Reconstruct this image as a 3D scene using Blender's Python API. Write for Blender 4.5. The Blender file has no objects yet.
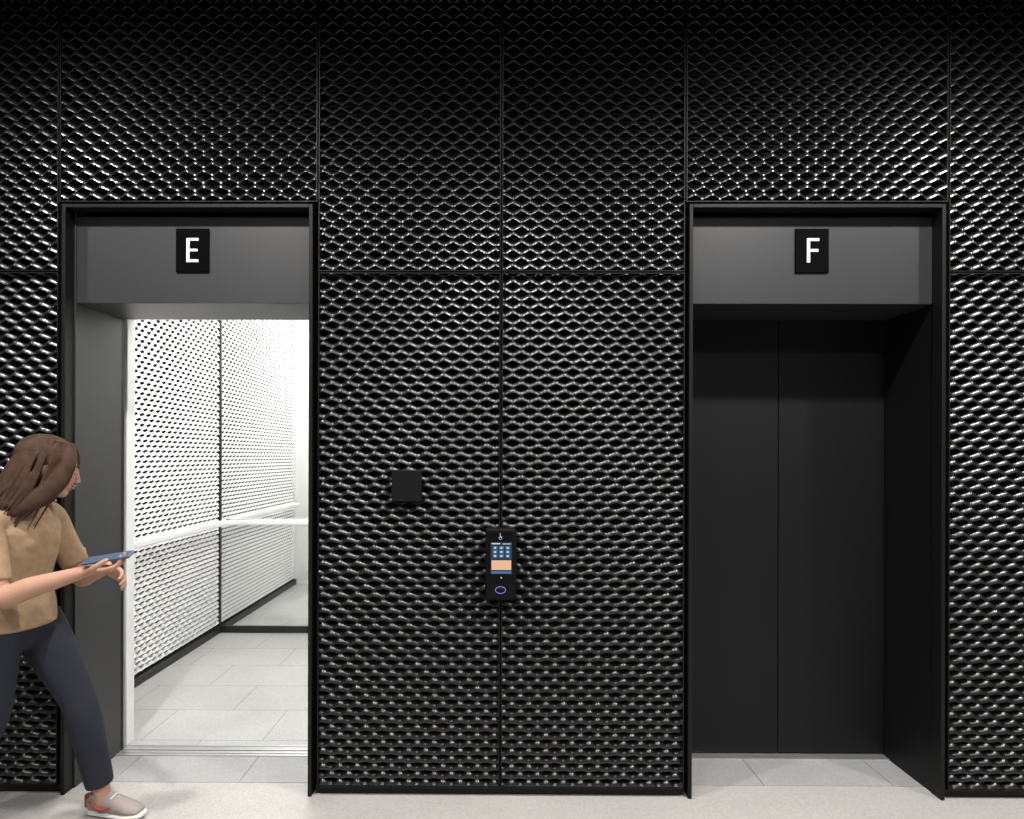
import bpy, bmesh, math, random
from mathutils import Vector, Matrix
random.seed(3)
scene = bpy.context.scene
col = scene.collection

# ------------------------------------------------------------------ helpers
def mat(name, color, rough=0.5, metal=0.0, emis=None, estr=0.0, spec=0.5, bump=0.0, bscale=60, cvar=0.0, coat=0.0):
    m = bpy.data.materials.new(name); m.use_nodes = True
    nt = m.node_tree; b = nt.nodes["Principled BSDF"]
    b.inputs["Base Color"].default_value = (*color, 1)
    b.inputs["Roughness"].default_value = rough
    b.inputs["Metallic"].default_value = metal
    b.inputs["Specular IOR Level"].default_value = spec
    b.inputs["Coat Weight"].default_value = coat
    if emis:
        b.inputs["Emission Color"].default_value = (*emis, 1)
        b.inputs["Emission Strength"].default_value = estr
    if bump or cvar:
        tc = nt.nodes.new("ShaderNodeTexCoord"); n = nt.nodes.new("ShaderNodeTexNoise")
        n.inputs["Scale"].default_value = bscale; n.inputs["Detail"].default_value = 4
        nt.links.new(tc.outputs["Object"], n.inputs["Vector"])
        if bump:
            bp = nt.nodes.new("ShaderNodeBump"); bp.inputs["Strength"].default_value = bump
            bp.inputs["Distance"].default_value = 0.002
            nt.links.new(n.outputs["Fac"], bp.inputs["Height"]); nt.links.new(bp.outputs["Normal"], b.inputs["Normal"])
        if cvar:
            r = nt.nodes.new("ShaderNodeValToRGB")
            r.color_ramp.elements[0].position = 0.3; r.color_ramp.elements[1].position = 0.7
            r.color_ramp.elements[0].color = (*[c*(1-cvar) for c in color], 1)
            r.color_ramp.elements[1].color = (*[min(1, c*(1+cvar)) for c in color], 1)
            nt.links.new(n.outputs["Fac"], r.inputs["Fac"]); nt.links.new(r.outputs["Color"], b.inputs["Base Color"])
    return m

def empty(name, loc=(0, 0, 0), parent=None):
    e = bpy.data.objects.new(name, None); e.location = loc; col.objects.link(e)
    e.empty_display_size = 0.1
    if parent: e.parent = parent
    return e

def add(name, me, m=None, parent=None, smooth=False):
    o = bpy.data.objects.new(name, me); col.objects.link(o)
    if m is not None: me.materials.append(m)
    if parent: o.parent = parent
    if smooth:
        for p in me.polygons: p.use_smooth = True
    return o

def boxes(name, lst, m, parent=None, bevel=0.0, seg=2):
    bm = bmesh.new()
    for (x0, x1, y0, y1, z0, z1) in lst:
        r = bmesh.ops.create_cube(bm, size=1)
        for v in r["verts"]:
            v.co = Vector((x0+(v.co.x+.5)*(x1-x0), y0+(v.co.y+.5)*(y1-y0), z0+(v.co.z+.5)*(z1-z0)))
    me = bpy.data.meshes.new(name); bm.to_mesh(me); bm.free()
    o = add(name, me, m, parent)
    if bevel:
        b = o.modifiers.new("bevel", 'BEVEL'); b.width = bevel; b.segments = seg; b.limit_method = 'ANGLE'
    return o

def box(name, x0, x1, y0, y1, z0, z1, m, parent=None, bevel=0.0, seg=2):
    return boxes(name, [(x0, x1, y0, y1, z0, z1)], m, parent, bevel, seg)

# expanded-metal mesh: real strands, bonded at alternating nodes, convex pressed faces
def expanded(name, u0, u1, v0, v1, P, H, W, tilt, thick, fmap, m, parent, bulge=0.16):
    st, ct = math.sin(tilt), math.cos(tilt)
    n0 = math.ceil(u0/(P/8)+1e-6); n1 = math.floor(u1/(P/8)-1e-6)
    us = [u0]+[i*P/8 for i in range(n0, n1+1)]+[u1]
    prof = [(q*W, -thick/2-bulge*W*(1-(2*q)**2)) for q in (-.5, -.27, 0, .27, .5)]+[(W/2, thick/2), (-W/2, thick/2)]
    K = len(prof)
    verts = []; faces = []
    k0 = math.floor(v0/H); k1 = math.ceil(v1/H)+1
    for k in range(k0, k1+1):
        base = len(verts)
        vmin, vmax = (k-1)*H, k*H
        if vmax < v0+H*.3 or vmin > v1-H*.3: continue
        for u in us:
            s = (u/P+k*0.5) % 1.0
            f = abs(2*s-1)
            g = min(1, max(0, (f-0.10)/0.80))
            zc = (1-g)*((k-1)*H+W/2*ct)+g*(k*H-W/2*ct)
            dc = (1-g)*(W/2*st)+g*(-W/2*st)
            for (a, b) in prof:
                v = zc+a*ct-b*st
                d = dc+a*st+b*ct
                v = min(v1, max(v0, v))
                verts.append(fmap(u, v, d+W*st))
        n = len(us)
        for i in range(n-1):
            a = base+K*i; b = a+K
            for j in range(K):
                j2 = (j+1) % K
                faces.append((a+j, a+j2, b+j2, b+j))
        faces.append(tuple(base+j for j in range(K))); e = base+K*(n-1); faces.append(tuple(e+j for j in reversed(range(K))))
    me = bpy.data.meshes.new(name); me.from_pydata(verts, [], faces); me.update()
    bm = bmesh.new(); bm.from_mesh(me); bmesh.ops.recalc_face_normals(bm, faces=bm.faces); bm.to_mesh(me); bm.free()
    o = add(name, me, m, parent, smooth=True)
    me.set_sharp_from_angle(angle=math.radians(42))
    return o

# loft with elliptical rings
def catmull(p0, p1, p2, p3, t):
    return 0.5*((2*p1)+(-p0+p2)*t+(2*p0-5*p1+4*p2-p3)*t*t+(-p0+3*p1-3*p2+p3)*t**3)

def loft(bm, pts, radii, side=(0, 1, 0), n=20, sub=4, cap=0.8, Mx=None):
    pts = [Vector(p) for p in pts]; radii = [(r, r) if not isinstance(r, tuple) else r for r in radii]
    P = []; R = []
    N = len(pts)
    for i in range(N-1):
        i0 = max(i-1, 0); i3 = min(i+2, N-1)
        for s in range(sub):
            t = s/sub
            P.append(catmull(pts[i0], pts[i], pts[i+1], pts[i3], t))
            R.append(tuple(radii[i][k]*(1-t)+radii[i+1][k]*t for k in (0, 1)))
    P.append(pts[-1]); R.append(radii[-1])
    T = []
    for i in range(len(P)):
        T.append((P[min(i+1, len(P)-1)]-P[max(i-1, 0)]).normalized())
    side = Vector(side)
    def ext(p, t, r, sg):
        m = min(r)*cap
        return [(p+t*sg*m*.5, (r[0]*.86, r[1]*.86)), (p+t*sg*m*.87, (r[0]*.5, r[1]*.5)), (p+t*sg*m, (r[0]*.05, r[1]*.05))]
    seq = [(a, b, T[0]) for a, b in reversed(ext(P[0], T[0], R[0], -1))]
    seq += list(zip(P, R, T))
    seq += [(a, b, T[-1]) for a, b in ext(P[-1], T[-1], R[-1], 1)]
    rings = []
    for p, r, t in seq:
        b = (side-t*side.dot(t)).normalized(); a = b.cross(t).normalized()
        ring = []
        for j in range(n):
            th = 2*math.pi*j/n
            co = p+a*r[0]*math.cos(th)+b*r[1]*math.sin(th)
            if Mx is not None: co = Mx @ co
            ring.append(bm.verts.new(co))
        rings.append(ring)
    for i in range(len(rings)-1):
        for j in range(n):
            bm.faces.new((rings[i][j], rings[i][(j+1) % n], rings[i+1][(j+1) % n], rings[i+1][j]))
    bm.faces.new(list(reversed(rings[0]))); bm.faces.new(rings[-1])

def ell(bm, c, r, Mx=None, rot=None, u=24, v=16):
    M = Matrix.Translation(Vector(c)) @ (rot if rot else Matrix.Identity(4)) @ Matrix.Diagonal((*r, 1))
    if Mx is not None: M = Mx @ M
    bmesh.ops.create_uvsphere(bm, u_segments=u, v_segments=v, radius=1, matrix=M)

def finish(bm, name, m, parent, voxel=None, smooth_it=4, sf=0.5):
    bmesh.ops.recalc_face_normals(bm, faces=bm.faces)
    me = bpy.data.meshes.new(name); bm.to_mesh(me); bm.free()
    if voxel:
        o = bpy.data.objects.new(name+"_src", me); col.objects.link(o)
        r = o.modifiers.new("r", 'REMESH'); r.mode = 'VOXEL'; r.voxel_size = voxel
        if smooth_it:
            s = o.modifiers.new("s", 'SMOOTH'); s.factor = sf; s.iterations = smooth_it
        dg = bpy.context.evaluated_depsgraph_get(); dg.update()
        me2 = bpy.data.meshes.new_from_object(o.evaluated_get(dg))
        bpy.data.objects.remove(o); me = me2; me.name = name
    return add(name, me, m, parent, smooth=True)

# ------------------------------------------------------------------ materials
M_black = mat("black_powdercoat_metal", (0.0095, 0.0095, 0.010), 0.29, 0.0, spec=0.68)
M_back = mat("matte_black_backing", (0.003, 0.003, 0.003), 0.8, spec=0.1)
M_frame = mat("black_frame_steel", (0.005, 0.005, 0.005), 0.5, spec=0.25)
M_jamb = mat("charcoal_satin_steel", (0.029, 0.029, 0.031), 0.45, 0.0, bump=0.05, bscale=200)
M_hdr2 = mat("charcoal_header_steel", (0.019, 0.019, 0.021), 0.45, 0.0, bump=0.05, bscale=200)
M_jambd = mat("shaded_satin_steel", (0.005, 0.005, 0.0055), 0.5, bump=0.05, bscale=200, spec=0.25)  # jamb steel for lift F, its shade put into a darker base colour
M_door = mat("black_door_steel", (0.0055, 0.0055, 0.0062), 0.5, 0.0, bump=0.04, bscale=150, spec=0.25)
M_white = mat("white_powdercoat_metal", (0.88, 0.88, 0.87), 0.4)
M_whitep = mat("white_car_panel", (0.82, 0.82, 0.82), 0.4)
M_mirror = mat("mirror_glass", (0.88, 0.90, 0.89), 0.02, 1.0)
M_rail = mat("white_handrail", (0.92, 0.92, 0.91), 0.25)
M_alu = mat("aluminium_sill", (0.6, 0.6, 0.61), 0.35, 0.8, bump=0.05, bscale=100)
M_ceil = mat("dark_ceiling_paint", (0.02, 0.02, 0.02), 0.8)
M_room = mat("grey_wall_paint", (0.13, 0.13, 0.13), 0.7, bump=0.05)
M_emit = mat("light_diffuser", (1, 1, 1), 0.5, emis=(1, 0.98, 0.95), estr=7.2)
M_base = mat("black_baseboard", (0.015, 0.015, 0.015), 0.4)

def floor_mat(name, c, tile=None, off=(0, 0, 0)):
    m = bpy.data.materials.new(name); m.use_nodes = True; nt = m.node_tree; b = nt.nodes["Principled BSDF"]
    L = nt.links.new
    tc = nt.nodes.new("ShaderNodeTexCoord")
    n1 = nt.nodes.new("ShaderNodeTexNoise"); n1.inputs["Scale"].default_value = 3.0; n1.inputs["Detail"].default_value = 6
    n2 = nt.nodes.new("ShaderNodeTexVoronoi"); n2.inputs["Scale"].default_value = 150
    L(tc.outputs["Object"], n1.inputs["Vector"]); L(tc.outputs["Object"], n2.inputs["Vector"])
    r1 = nt.nodes.new("ShaderNodeValToRGB")
    r1.color_ramp.elements[0].color = (*[x*.88 for x in c], 1); r1.color_ramp.elements[1].color = (*[x*1.10 for x in c], 1)
    L(n1.outputs["Fac"], r1.inputs["Fac"])
    sep = nt.nodes.new("ShaderNodeSeparateColor"); L(n2.outputs["Color"], sep.inputs["Color"])
    mr = nt.nodes.new("ShaderNodeMapRange"); mr.inputs["To Min"].default_value = 0.89; mr.inputs["To Max"].default_value = 1.08
    L(sep.outputs[0], mr.inputs["Value"])
    mx = nt.nodes.new("ShaderNodeMix"); mx.data_type = 'RGBA'; mx.blend_type = 'MULTIPLY'; mx.inputs["Factor"].default_value = 1
    L(r1.outputs["Color"], mx.inputs["A"]); L(mr.outputs["Result"], mx.inputs["B"])
    out = mx.outputs["Result"]
    if tile:
        mp = nt.nodes.new("ShaderNodeMapping"); mp.inputs["Location"].default_value = off
        L(tc.outputs["Object"], mp.inputs["Vector"])
        br = nt.nodes.new("ShaderNodeTexBrick"); br.offset = 0.5
        br.inputs["Scale"].default_value = 1; br.inputs["Brick Width"].default_value = tile[0]; br.inputs["Row Height"].default_value = tile[1]
        br.inputs["Mortar Size"].default_value = 0.0025; br.inputs["Mortar Smooth"].default_value = 0.1
        br.inputs["Color1"].default_value = (1, 1, 1, 1); br.inputs["Color2"].default_value = (0.95, 0.95, 0.95, 1)
        br.inputs["Mortar"].default_value = (0.5, 0.5, 0.5, 1)
        L(mp.outputs["Vector"], br.inputs["Vector"])
        m2 = nt.nodes.new("ShaderNodeMix"); m2.data_type = 'RGBA'; m2.blend_type = 'MULTIPLY'; m2.inputs["Factor"].default_value = 1
        L(out, m2.inputs["A"]); L(br.outputs["Color"], m2.inputs["B"]); out = m2.outputs["Result"]
    L(out, b.inputs["Base Color"]); b.inputs["Roughness"].default_value = 0.42
    return m
M_floor = floor_mat("terrazzo_floor", (0.40, 0.380, 0.365))
M_tile = floor_mat("threshold_tile", (0.33, 0.325, 0.325))
M_cartile = floor_mat("car_floor_tile", (0.45, 0.45, 0.44), (0.62, 0.37), (0.25, -3.10, 0))

# ------------------------------------------------------------------ room shell
WY = 2.60           # face of cladding
XL, XR, YB, ZC = -3.4, 3.6, -2.6, 3.75
box("floor", XL, XR, YB, 2.70, -0.1, 0, M_floor)
box("ceiling", XL, XR, YB, 2.95, ZC, ZC+0.1, M_ceil)
box("wall_left", XL-0.1, XL, YB, 2.95, 0, ZC, M_room)
box("wall_right", XR, XR+0.1, YB, 2.95, 0, ZC, M_room)
box("wall_rear", XL-0.1, XR+0.1, YB-0.1, YB, 0, ZC, M_room)

wall = empty("wall_front")
E0, E1 = -1.850, -0.778      # portal outer edges, lift E
F0, F1 = 0.820, 1.902        # portal outer edges, lift F
PT = 2.520                   # portal top
boxes("backing", [
    (XL, E0-0.004, WY+0.045, 2.95, 0, ZC),
    (E1+0.004, F0-0.004, WY+0.045, 2.95, 0, ZC),
    (F1+0.004, XR, WY+0.045, 2.95, 0, ZC),
    (E0-0.004, E1+0.004, WY+0.045, 2.95, PT+0.004, ZC),
    (F0-0.004, F1+0.004, WY+0.045, 2.95, PT+0.004, ZC)], M_back, wall)

PB = 0.035
SX = [XL, -2.92, -1.866, -0.758, 0.024, 0.806, 1.917, 2.99, XR]
SZ = 2.233
panels = []
for i in range(len(SX)-1):
    a, b = SX[i], SX[i+1]
    if i in (2, 5):
        panels.append((a, b, PT+0.008, ZC))
    else:
        panels.append((a, b, PB, SZ)); panels.append((a, b, SZ, ZC))
g = 0.003; fw = 0.004
MESH = (0.0735, 0.0335, 0.0248, math.radians(33), 0.002)
fr = []
for n, (a, b, c, d) in enumerate(panels):
    a2, b2, c2, d2 = a+g, b-g, c+g, d-g
    expanded("expanded_metal_panel_%d" % (n+1), a2+fw, b2-fw, c2+fw, d2-fw, *MESH,
             lambda u, v, dd: (u, WY-0.002+dd, v), M_black, wall)
    y0, y1 = WY-0.003, WY+0.045
    fr += [(a2, a2+fw, y0, y1, c2, d2), (b2-fw, b2, y0, y1, c2, d2), (a2+fw, b2-fw, y0, y1, c2, c2+fw), (a2+fw, b2-fw, y0, y1, d2-fw, d2)]
boxes("panel_edge_frames", fr, M_frame, wall)
boxes("recessed_plinth", [(XL, E0-0.01, WY+0.02, WY+0.045, 0, PB), (E1+0.01, F0-0.01, WY+0.02, WY+0.045, 0, PB), (F1+0.01, XR, WY+0.02, WY+0.045, 0, PB)], M_frame, wall)

# ------------------------------------------------------------------ portals
def portal(x0, x1, letter, mjl, mjr, mh, tl=0.018, tr=0.018):
    p = empty("elevator_portal")
    t = 0.016; yf = WY-0.009; yb = 2.975
    boxes("jamb_edge", [(x0, x0+t, yf, WY+0.05, 0, PT), (x1-t, x1, yf, WY+0.05, 0, PT), (x0+t, x1-t, yf, WY+0.05, PT-t, PT)], M_frame, p, 0.002)
    box("jamb_left", x0, x0+tl, WY+0.05, yb, 0, PT, mjl, p)
    box("jamb_right", x1-tr, x1, WY+0.05, yb, 0, PT, mjr, p)
    box("header", x0+tl, x1-tr, WY+0.055, yb, 2.112, PT-0.030, mh, p, 0.002)
    box("header_shadow_gap", x0+t, x1-t, WY+0.08, yb, PT-0.030, PT-t, M_back, p)
    cx = (x0+x1)/2 + (-0.005 if letter == 'E' else 0.006)
    s = empty("floor_letter_sign")
    box("plate", cx-0.072, cx+0.072, WY+0.047, WY+0.055, 2.246, 2.436, M_plate, s, 0.002)
    w, h, k = 0.052, 0.104, 0.013
    lx, lz = cx-w/2+0.002, 2.341-h/2
    ys = (WY+0.044, WY+0.0475)
    L = [(lx, lx+k, *ys, lz, lz+h), (lx+k, lx+w, *ys, lz+h-k*.85, lz+h), (lx+k, lx+w*.93, *ys, lz+h*.5-k*.42, lz+h*.5+k*.42)]
    if letter == 'E': L.append((lx+k, lx+w, *ys, lz, lz+k*.85))
    boxes("letter_"+letter.lower(), L, M_letter, s)
    return p
M_plate = mat("sign_plate_black", (0.001, 0.001, 0.0015), 0.7, spec=0.04)
M_letter = mat("sign_letter_white", (0.85, 0.85, 0.85), 0.5, emis=(1, 1, 1), estr=0.15)
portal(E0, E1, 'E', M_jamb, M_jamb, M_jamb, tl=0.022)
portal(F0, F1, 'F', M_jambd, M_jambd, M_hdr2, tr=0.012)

# threshold tiles and sills
for nm, a, b, js in (("E", E0+0.022, E1-0.018, (-1.70, -1.134)), ("F", F0+0.018, F1-0.012, (1.19, 1.76))):
    xs = [a]+list(js)+[b]
    t = empty("floor_threshold")
    boxes("tiles", [(xs[i]+0.0015, xs[i+1]-0.0015, 2.703, 2.955, -0.1, 0.0) for i in range(len(xs)-1)], M_tile, t)
    box("tile_bed", a, b, 2.70, 2.955, -0.1, -0.003, M_base, t)
    s = empty("elevator_sill")
    boxes("sill_rails", [(a, b, 2.935, 2.954, -.03, .004), (a, b, 2.959, 2.982, -.03, .004), (a, b, 2.990, 3.015, -.03, .004), (a, b, 2.957, 3.015, -.05, -.012)], M_alu, s)

# ------------------------------------------------------------------ landing doors
def door(name, leaves):
    d = empty(name)
    for i, (a, b) in enumerate(leaves):
        box("leaf_%d" % (i+1), a, b, 2.984, 3.012, 0.010, 2.20, M_door, d, 0.0025)
    return d
fc = (F0+F1)/2+0.018
door("door_1", [(F0-0.01, fc-0.0015), (fc+0.0015, F1+0.01)])
door("door_2", [(E0-0.52, E0+0.014), (E1-0.006, E1+0.50)])
hw = empty("elevator_hoistway")
boxes("shaft_wall", [(-2.56, -2.50, 2.95, 5.35, 0, 3.6), (-0.18, -0.12, 2.95, 5.35, 0, 3.6), (-2.56, -0.12, 5.35, 5.4, 0, 3.6),
    (-2.5, E0-0.02, 2.955, 2.98, 0, 3.6), (E1+0.02, -0.18, 2.955, 2.98, 0, 3.6), (E0, E1, 2.98, 3.0, 2.21, 3.6),
    (F0-0.1, F1+0.1, 3.03, 3.06, 0, 2.6), (-2.56, -0.12, 2.955, 5.4, 3.6, 3.65)], M_back, hw)

# ------------------------------------------------------------------ lift car
car = empty("elevator_car")
CL, CR, CF, CB, CT = -2.25, -0.40, 3.10, 4.99, 3.06
box("car_floor", CL, CR, 3.045, CB, -0.06, 0.0, M_cartile, car)
boxes("car_sill", [(E0, E1, 3.020, 3.030, -.03, .002), (E0, E1, 3.034, 3.046, -.03, .002), (E0, E1, 3.02, 3.046, -.05, -.01)], M_alu, car)
box("front_return_left", CL-0.05, -1.834, 3.035, CF, 0.0, CT, M_whitep, car, 0.003)
box("front_return_right", E1-0.022, CR+0.05, 3.035, CF, 0.0, CT, M_whitep, car, 0.003)
box("front_header", -1.834, E1-0.022, 3.035, CF, 2.137, CT, M_whitep, car, 0.003)
boxes("side_backing", [(CL-0.05, CL-0.042, CF, CB, 0, CT), (CR+0.042, CR+0.05, CF, CB, 0, CT)], M_back, car)
box("car_back_shell", CL-0.05, CR+0.05, CB+0.012, CB+0.05, 0, CT, M_back, car)
box("mirror", CL+0.004, CR-0.004, CB, CB+0.01, 0.055, CT, M_mirror, car)
box("car_ceiling", CL-0.05, CR+0.05, CF-0.06, CB+0.05, CT, CT+0.03, M_whitep, car)
box("ceiling_light_panel", CL+0.15, CR-0.15, CF+0.12, CB-0.12, CT-0.03, CT-0.001, M_emit, car)
mesh_args = (0.0735, 0.0335, 0.0250, math.radians(36), 0.002)
expanded("wall_mesh_left", CF+0.004, CB-0.006, 0.06, CT-0.01, *mesh_args, lambda u, v, d: (CL+0.002-d, u, v), M_white, car)
expanded("wall_mesh_right", CF+0.004, CB-0.006, 0.06, CT-0.01, *mesh_args, lambda u, v, d: (CR-0.002+d, u, v), M_white, car)
boxes("car_baseboard", [(CL-0.04, CL+0.012, CF, CB-0.0, 0, 0.055), (CR-0.012, CR+0.04, CF, CB, 0, 0.055), (CL, CR, CB-0.014, CB+0.01, 0, 0.055)], M_base, car, 0.002)
boxes("corner_trim", [(CL-0.035, CL+0.006, CB-0.012, CB+0.002, 0.055, CT), (CR-0.006, CR+0.035, CB-0.012, CB+0.002, 0.055, CT)], M_base, car)
RZ = 0.905
boxes("handrail", [(CL+0.050, CL+0.082, CF+0.12, CB-0.050, RZ-0.024, RZ+0.024), (CL+0.082, CR-0.082, CB-0.082, CB-0.050, RZ-0.020, RZ+0.020),
                   (CR-0.082, CR-0.050, CF+0.12, CB-0.050, RZ-0.024, RZ+0.024)], M_rail, car, 0.013, 4)
bl = []
for yy in (3.4, 4.0, 4.6):
    bl += [(CL-0.01, CL+0.056, yy-0.008, yy+0.008, RZ-0.012, RZ+0.004), (CR-0.056, CR+0.01, yy-0.008, yy+0.008, RZ-0.012, RZ+0.004)]
for xx in (-1.9, -1.3, -0.75):
    bl.append((xx-0.008, xx+0.008, CB-0.056, CB, RZ-0.012, RZ+0.004))
boxes("rail_brackets", bl, M_rail, car, 0.002)

# ------------------------------------------------------------------ wall devices
sp = empty("card_reader_plate")
box("plate_body", -0.438, -0.310, WY-0.026, WY-0.002, 1.258, 1.390, mat("reader_black", (0.004, 0.004, 0.0045), 0.5, spec=0.2), sp, 0.004, 3)

kp = empty("elevator_call_terminal")
M_dev = mat("terminal_black_plastic", (0.003, 0.003, 0.004), 0.6, spec=0.12)
M_glass = mat("terminal_glass", (0.002, 0.002, 0.003), 0.35, spec=0.15)
kx, kz0, kz1 = 0.0245, 0.845, 1.149
yk = WY-0.05
body = box("housing", kx-0.066, kx+0.066, yk, WY-0.004, kz0, kz1, M_dev, kp, 0.014, 4)
box("glass_face", kx-0.052, kx+0.052, yk-0.001, yk+0.004, kz0+0.075, kz1-0.018, M_glass, kp)
def em(name, c, s): return mat(name, (0.02, 0.02, 0.02), 0.6, emis=c, estr=s, spec=0.1)
E_blue, E_lt, E_pe, E_dk = em("screen_blue", (0.07, 0.26, 0.62), 0.6), em("screen_light", (0.55, 0.8, 1), 0.85), em("screen_peach", (1, 0.58, 0.36), 0.8), em("screen_dark", (0.01, 0.03, 0.08), 0.3)
sx0, sx1 = kx-0.043, kx+0.047
zt, zb = 1.091, 0.957
ys0, ys1 = yk-0.0022, yk-0.001
box("screen", sx0, sx1, ys0, ys1, zb, zt, E_dk, kp)
keys = []; dots = []
for r in range(3):
    for c in range(3):
        xx = sx0+0.009+c*0.0265; zz = zt-0.030-r*0.017
        keys.append((xx, xx+0.020, ys0-0.0006, ys0, zz, zz+0.012))
        dots.append((xx+0.006, xx+0.0135, ys0-0.001, ys0-0.0006, zz+0.002, zz+0.010))
boxes("screen_keys", keys, E_blue, kp); boxes("screen_digits", dots, E_lt, kp)
boxes("screen_header", [(sx0+0.004, sx0+0.04, ys0-0.0006, ys0, zt-0.009, zt-0.004), (sx0+0.05, sx0+0.085, ys0-.0006, ys0, zt-0.009, zt-0.006)], E_lt, kp)
box("screen_map", sx0+0.004, sx1-0.004, ys0-0.0006, ys0, zb+0.018, zb+0.058, E_pe, kp)
box("screen_footer", sx0+0.004, sx1-0.004, ys0-0.0006, ys0, zb+0.003, zb+0.012, E_blue, kp)
def ring(name, c, rx, rz, r, m, parent, y):
    bm = bmesh.new(); n, k = 40, 8; R = []
    for i in range(n):
        a = 2*math.pi*i/n
        R.append([bm.verts.new((c[0]+(rx+r*math.cos(b))*math.cos(a), y+r*math.sin(b), c[1]+(rz+r*math.cos(b))*math.sin(a))) for b in [2*math.pi*j/k for j in range(k)]])
    for i in range(n):
        for j in range(k):
            bm.faces.new((R[i][j], R[(i+1) % n][j], R[(i+1) % n][(j+1) % k], R[i][(j+1) % k]))
    return finish(bm, name, m, parent)
E_wh = em("icon_white", (1, 1, 1), 0.6); E_vi = em("button_glow", (0.25, 0.25, 0.9), 0.8)
ring("icon_wheel", (kx-0.002, 1.108), 0.006, 0.006, 0.0009, E_wh, kp, yk-0.0015)
boxes("icon_figure", [(kx-0.004, kx-0.0015, yk-0.003, yk-0.001, 1.112, 1.123), (kx-0.002, kx+0.005, yk-0.003, yk-0.001, 1.110, 1.112), (kx-0.0042, kx-0.0012, yk-0.003, yk-0.001, 1.125, 1.128)], E_wh, kp)
ring("indicator_dot", (kx+0.002, 0.942), 0.002, 0.002, 0.0012, E_lt, kp, yk-0.0015)
ring("button_ring", (kx-0.001, 0.891), 0.021, 0.014, 0.0016, E_vi, kp, yk-0.001)
bm = bmesh.new(); ell(bm, (kx-0.001, yk+0.001, 0.891), (0.019, 0.006, 0.012)); finish(bm, "button", M_dev, kp)

# ------------------------------------------------------------------ woman
woman = empty("woman_walking")
M_skin = mat("skin", (0.42, 0.235, 0.16), 0.6, bump=0.1, bscale=150, spec=0.35)
M_shirt = mat("tan_cotton_top", (0.30, 0.20, 0.115), 0.9, bump=0.5, bscale=40, cvar=0.12)
M_pants = mat("navy_trousers", (0.018, 0.020, 0.029), 0.9, bump=0.5, bscale=35, spec=0.3)
M_hair = mat("brown_hair", (0.052, 0.028, 0.017), 0.75, cvar=0.3, bscale=30, bump=0.6, spec=0.2)
M_shoe = mat("sneaker_grey", (0.26, 0.22, 0.20), 0.7, bump=0.2)
M_sole = mat("sneaker_sole_white", (0.62, 0.60, 0.57), 0.6)
M_red = mat("sneaker_red_trim", (0.30, 0.05, 0.04), 0.6)
M_lip = mat("lips", (0.36, 0.15, 0.12), 0.5)
M_eye = mat("eye_white", (0.7, 0.7, 0.68), 0.2); M_iris = mat("iris", (0.06, 0.03, 0.015), 0.2)
bm = bmesh.new()
loft(bm, [(-1.845, 2.33, 0.80), (-1.845, 2.33, 0.88), (-1.838, 2.33, 0.98), (-1.825, 2.33, 1.09), (-1.815, 2.33, 1.17), (-1.808, 2.33, 1.225), (-1.79, 2.33, 1.265)],
     [(0.130, 0.168), (0.122, 0.158), (0.104, 0.136), (0.116, 0.148), (0.106, 0.160), (0.074, 0.135), (0.052, 0.065)], n=32, cap=0.1)
for s, sh, el in ((-1, (-1.820, 2.175, 1.195), (-1.750, 2.125, 1.00)), (1, (-1.820, 2.485, 1.195), (-1.745, 2.53, 1.00))):
    sh, el = Vector(sh), Vector(el)
    loft(bm, [Vector((-1.808, 2.33+s*0.08, 1.215)), sh, (sh+el)/2, el], [0.058, 0.060, 0.054, 0.052], side=(1, 0, 0), cap=0.15)
ell(bm, (-1.757, 2.28, 1.12), (0.048, 0.05, 0.055)); ell(bm, (-1.757, 2.38, 1.12), (0.048, 0.05, 0.055))
finish(bm, "top_garment", M_shirt, woman, 0.006, 4)
bm = bmesh.new()
loft(bm, [(-1.842, 2.33, 0.74), (-1.845, 2.33, 0.82), (-1.845, 2.33, 0.90)], [(0.11, 0.15), (0.125, 0.162), (0.112, 0.145)], n=32, cap=0.4)
loft(bm, [(-1.83, 2.415, 0.80), (-1.745, 2.425, 0.64), (-1.665, 2.43, 0.475), (-1.63, 2.44, 0.33), (-1.588, 2.45, 0.125)], [0.094, 0.083, 0.062, 0.060, 0.050], cap=0.1)
loft(bm, [(-1.85, 2.245, 0.80), (-1.86, 2.24, 0.63), (-1.865, 2.235, 0.465), (-1.945, 2.235, 0.33), (-2.035, 2.24, 0.185)], [0.094, 0.084, 0.063, 0.061, 0.050], cap=0.1)
finish(bm, "trousers", M_pants, woman, 0.006, 5)
bm = bmesh.new()
loft(bm, [(-1.60, 2.449, 0.20), (-1.583, 2.452, 0.10), (-1.575, 2.455, 0.05)], [0.036, 0.031, 0.033])
loft(bm, [(-2.02, 2.24, 0.24), (-2.053, 2.24, 0.165), (-2.075, 2.24, 0.13)], [0.036, 0.031, 0.033])
finish(bm, "ankles", M_skin, woman)
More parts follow.
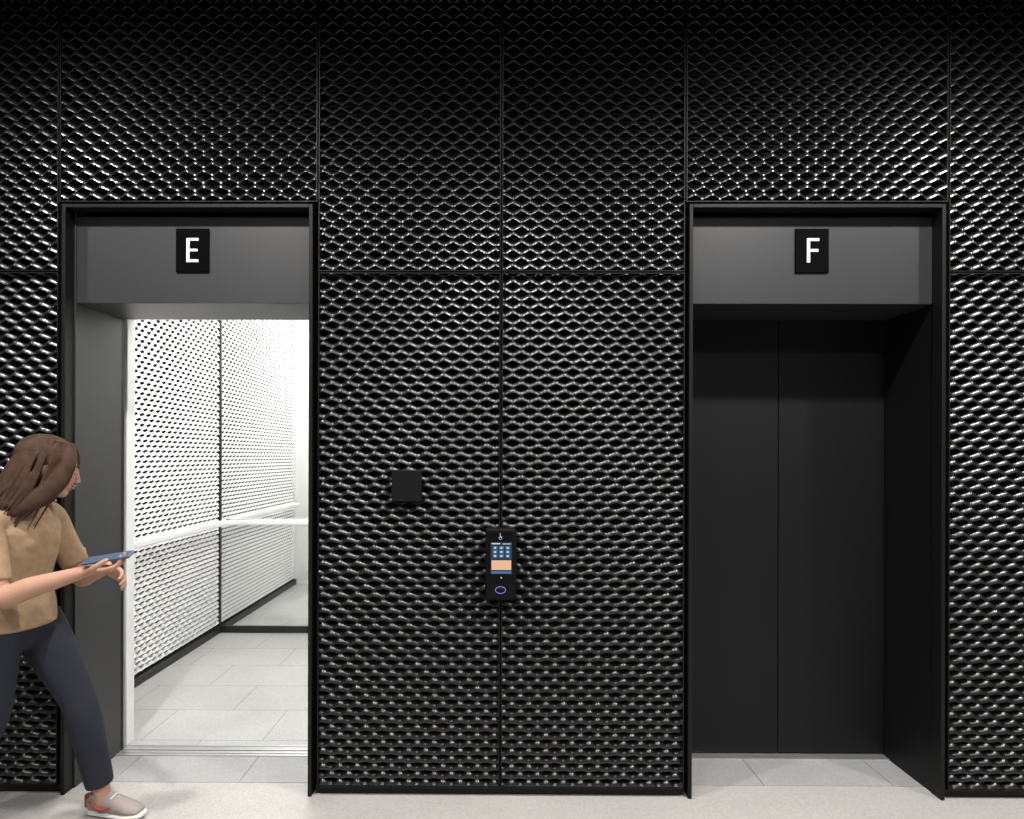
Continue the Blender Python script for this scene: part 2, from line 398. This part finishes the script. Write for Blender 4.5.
def shoe(Mx, tag):
    bm = bmesh.new()
    loft(bm, [(0.02, 0, 0.014), (0.07, 0, 0.014), (0.13, 0.0, 0.014), (0.18, 0.004, 0.014), (0.225, 0.004, 0.016)], [(0.014, 0.030), (0.014, 0.032), (0.014, 0.037), (0.014, 0.044), (0.014, 0.034)], Mx=Mx, cap=1.6)
    finish(bm, "sole_"+tag, M_sole, woman, 0.003, 2)
    bm = bmesh.new()
    loft(bm, [(0.022, 0, 0.045), (0.07, 0, 0.052), (0.13, 0, 0.046), (0.18, 0.003, 0.036), (0.222, 0.004, 0.030)], [(0.035, 0.028), (0.042, 0.032), (0.036, 0.036), (0.024, 0.040), (0.014, 0.030)], Mx=Mx, cap=1.0)
    loft(bm, [(0.045, 0, 0.05), (0.052, 0, 0.085)], [(0.036, 0.032), (0.040, 0.036)], Mx=Mx, cap=0.2)
    finish(bm, "upper_"+tag, M_shoe, woman, 0.003, 2)
    bm = bmesh.new()
    for i in range(4):
        xx = 0.115+i*0.017
        loft(bm, [(xx, -0.02, 0.078-i*0.0075), (xx+0.004, 0, 0.087-i*0.0085), (xx, 0.02, 0.078-i*0.0075)], [0.003]*3, side=(1, 0, 0), n=8, Mx=Mx)
    finish(bm, "laces_"+tag, M_sole, woman)
    bm = bmesh.new()
    for s in (-1, 1):
        loft(bm, [(0.03, s*0.030, 0.062), (0.075, s*0.036, 0.042), (0.125, s*0.038, 0.054)], [0.006, 0.007, 0.004], n=8, Mx=Mx)
    loft(bm, [(-0.008, 0, 0.03), (-0.010, 0, 0.075)], [(0.006, 0.014)]*2, n=10, Mx=Mx)
    finish(bm, "stripe_"+tag, M_red, woman)
shoe(Matrix.Translation((-1.640, 2.465, 0.0)) @ Matrix.Rotation(math.radians(-9), 4, 'Z'), "front")
shoe(Matrix.Translation((-2.130, 2.24, 0.122)) @ Matrix.Rotation(math.radians(28), 4, 'Y'), "rear")

def hand(bm, wrist, d, pn, thumb_side, curl, spread=0.0):
    d = Vector(d).normalized(); pn = Vector(pn); pn = (pn-d*pn.dot(d)).normalized(); t = Vector(thumb_side)
    t = (t-d*t.dot(d)-pn*t.dot(pn)).normalized(); w = Vector(wrist)
    loft(bm, [w, w+d*0.025, w+d*0.055, w+d*0.082], [(0.019, 0.024), (0.015, 0.033), (0.0135, 0.038), (0.010, 0.037)], side=t, cap=0.6)
    for i, (L, off) in enumerate(((0.068, 0.029), (0.076, 0.0095), (0.071, -0.0105), (0.056, -0.029))):
        base = w+d*(0.084-abs(off)*0.12)+t*off
        p = [base-d*0.012, base]; ang = curl[0]; dirv = d
        for s, f in enumerate((0.45, 0.31, 0.24)):
            dirv = (d*math.cos(ang)+pn*math.sin(ang)+t*off*spread).normalized()
            p.append(p[-1]+dirv*L*f); ang += curl[s+1] if s < 2 else 0
        loft(bm, p, [0.0088, 0.0088, 0.0078, 0.0072, 0.0058], side=t, n=12, sub=3, cap=1.0)
    b = w+d*0.022+t*0.026
    q = b+(d*0.55+t*0.65+pn*0.35).normalized()*0.034
    q2 = q+(d*0.85+t*0.15+pn*0.45).normalized()*0.030
    loft(bm, [b-t*0.008, b, q, q2, q2+(d*0.9-t*0.12+pn*0.45).normalized()*0.022], [0.012, 0.013, 0.0105, 0.009, 0.007], side=pn, n=12, sub=3, cap=1.0)

bm = bmesh.new()
w = Vector((-1.475, 2.190, 1.030)); e = Vector((-1.725, 2.118, 0.955))
loft(bm, [(-1.76, 2.135, 1.05), e, e+(w-e)*0.35, e+(w-e)*0.75, w], [0.041, 0.040, 0.038, 0.028, (0.019, 0.025)], side=(0, 1, 0), cap=0.5)
hand(bm, w, (0.93, 0.28, 0.12), (0, 0, 1), (0, -1, 0.2), (0.30, 0.55, 0.5))
finish(bm, "arm_right", M_skin, woman, 0.0028, 3)
# far arm: relaxed, slightly lower, hand curled
bm = bmesh.new()
w = Vector((-1.535, 2.405, 1.000)); e = Vector((-1.725, 2.535, 0.945))
loft(bm, [(-1.75, 2.53, 1.05), e, e+(w-e)*0.35, e+(w-e)*0.75, w], [0.041, 0.040, 0.038, 0.028, (0.025, 0.019)], side=(0, 0, 1), cap=0.5)
hand(bm, w, (0.82, -0.30, -0.22), (-0.35, -0.75, -0.35), (0.3, -0.3, 0.8), (0.35, 0.45, 0.35))
finish(bm, "arm_left", M_skin, woman, 0.0028, 3)
M_ph = mat("phone_blue_case", (0.04, 0.065, 0.14), 0.5); M_ps = mat("phone_screen", (0.01, 0.01, 0.015), 0.15, emis=(0.35, 0.5, 0.8), estr=0.3)
nb = empty("smartphone")
box("case", -0.078, 0.078, -0.038, 0.038, 0.0, 0.010, M_ph, nb, 0.004, 3)
box("screen", -0.072, 0.072, -0.034, 0.034, 0.010, 0.011, M_ps, nb)
nb.location = (-1.405, 2.214, 1.071); nb.rotation_euler = (math.radians(8), math.radians(-8), math.radians(15))

# head
HM = Matrix.Translation((-1.705, 2.335, 1.402)) @ Matrix.Rotation(math.radians(30), 4, 'Z') @ Matrix.Rotation(math.radians(16), 4, 'Y') @ Matrix.Scale(0.98, 4)
bm = bmesh.new()
ell(bm, (-0.012, 0, 0.025), (0.091, 0.072, 0.083), HM)
ell(bm, (0.030, 0, -0.028), (0.056, 0.054, 0.074), HM)
ell(bm, (0.060, 0, -0.086), (0.022, 0.024, 0.020), HM)
ell(bm, (0.064, 0, 0.024), (0.018, 0.046, 0.014), HM)
for s in (-1, 1):
    ell(bm, (0.052, s*0.034, -0.026), (0.030, 0.022, 0.024), HM)
    ell(bm, (0.096, s*0.009, -0.034), (0.008, 0.006, 0.006), HM)
    ell(bm, (-0.004, s*0.074, -0.006), (0.016, 0.007, 0.029), HM)
    ell(bm, (0.025, s*0.045, -0.058), (0.035, 0.012, 0.022), HM)
loft(bm, [(0.082, 0, 0.014), (0.093, 0, -0.010), (0.102, 0, -0.030)], [0.007, 0.0075, 0.0085], Mx=HM, n=12)
loft(bm, [(0.070, 0, -0.055), (0.080, 0, -0.056)], [(0.020, 0.022)]*2, Mx=HM, cap=0.5)
loft(bm, [(-1.79, 2.33, 1.20), (-1.775, 2.332, 1.27), (-1.745, 2.335, 1.34)], [(0.052, 0.056), (0.047, 0.047), (0.049, 0.048)])
finish(bm, "head_and_neck", M_skin, woman, 0.0032, 5)
bm = bmesh.new()
ell(bm, (0.0895, 0, -0.051), (0.009, 0.020, 0.005), HM); ell(bm, (0.0885, 0, -0.060), (0.009, 0.018, 0.0055), HM)
finish(bm, "lips", M_lip, woman)
for nme, dx, r, mm in (("eyes", 0.0, 0.0120, M_eye), ("irises", 0.0075, 0.0058, M_iris)):
    bm = bmesh.new()
    for s in (-1, 1): ell(bm, (0.072+dx, s*0.030+s*dx*.15, -0.003-dx*.1), (r, r, r), HM)
    finish(bm, nme, mm, woman)
bm = bmesh.new()
for s in (-1, 1):
    ell(bm, (0.0720, s*0.030, 0.002), (0.0132, 0.0138, 0.0105), HM)
finish(bm, "eyelids", M_skin, woman)
bm = bmesh.new()
for s in (-1, 1):
    loft(bm, [(0.083, s*0.014, 0.024), (0.080, s*0.030, 0.028), (0.068, s*0.044, 0.022)], [0.0022, 0.0026, 0.0015], Mx=HM, n=8)
finish(bm, "eyebrows", M_hair, woman)
# hair
bm = bmesh.new()
ell(bm, (-0.028, 0, 0.038), (0.104, 0.087, 0.086), HM)
loft(bm, [(-0.06, 0, 0.04), (-0.085, 0, -0.04), (-0.10, 0, -0.12), (-0.135, 0, -0.20)], [(0.055, 0.080), (0.052, 0.088), (0.048, 0.085), (0.022, 0.06)], Mx=HM, n=28, cap=1)
for s in (-1, 1):
    loft(bm, [(0.036, s*0.040, 0.092), (0.056, s*0.076, 0.040), (0.045, s*0.086, -0.04), (0.005, s*0.090, -0.12), (-0.05, s*0.085, -0.19)], [0.022, (0.026, 0.016), (0.034, 0.018), (0.036, 0.022), 0.012], Mx=HM)
for i in range(150):
    a = random.uniform(-1, 1)*2.55
    cx = -0.03-0.09*math.cos(a); cy = 0.086*math.sin(a)
    L = random.uniform(0.15, 0.26); j = random.uniform(-.008, .008)
    loft(bm, [(cx*0.6, cy*0.7, 0.105), (cx*1.0, cy*1.05, 0.02), (cx*1.08-0.01+j, cy*1.12, -0.09), (cx*1.05-0.05+random.uniform(-.02, .02), cy*1.04+j, -L)],
         [0.004, 0.0055, 0.0055, 0.0015], Mx=HM, n=7)
finish(bm, "hair", M_hair, woman, 0.0022, 1)

# ------------------------------------------------------------------ lighting
def downlight(x, y, e, size=156):
    f = empty("recessed_downlight", (x, y, ZC))
    bm = bmesh.new()
    bmesh.ops.create_cone(bm, cap_ends=True, segments=32, radius1=0.07, radius2=0.07, depth=0.02, matrix=Matrix.Translation((0, 0, -0.011)))
    finish(bm, "housing_ring", M_frame, f)
    l = bpy.data.lights.new("downlight_lamp", 'SPOT'); l.energy = e; l.spot_size = math.radians(size); l.spot_blend = 1.0
    l.shadow_soft_size = 0.07; l.color = (1, 0.98, 0.95)
    o = bpy.data.objects.new("downlight_lamp", l); col.objects.link(o); o.parent = f
    o.location = (0, 0, -0.09)
for x, e in ((-2.9, 110), (-1.45, 350), (0.1, 80), (1.6, 410), (3.0, 230)):
    downlight(x, 1.35, e)
for x in (-1.6, 0.2, 2.0):
    downlight(x, -0.6, 230)

w_ = bpy.data.worlds.new("world"); scene.world = w_; w_.use_nodes = True
w_.node_tree.nodes["Background"].inputs[0].default_value = (0.05, 0.05, 0.055, 1)
w_.node_tree.nodes["Background"].inputs[1].default_value = 0.3

# ------------------------------------------------------------------ camera
cd = bpy.data.cameras.new("camera"); cam = bpy.data.objects.new("camera", cd); col.objects.link(cam)
cd.sensor_width = 36; cd.lens = 611/1024*36
yaw = math.radians(0.35); roll = math.radians(0.15)
cam.matrix_world = Matrix.Translation((0, 0, 1.45)) @ Matrix.Rotation(yaw, 4, 'Z') @ Matrix.Rotation(math.radians(90), 4, 'X') @ Matrix.Rotation(roll, 4, 'Z')
cd.shift_x = 20.5/1024; cd.shift_y = 46.5/1024; cd.clip_start = 0.05
scene.camera = cam
scene.view_settings.view_transform = 'Standard'
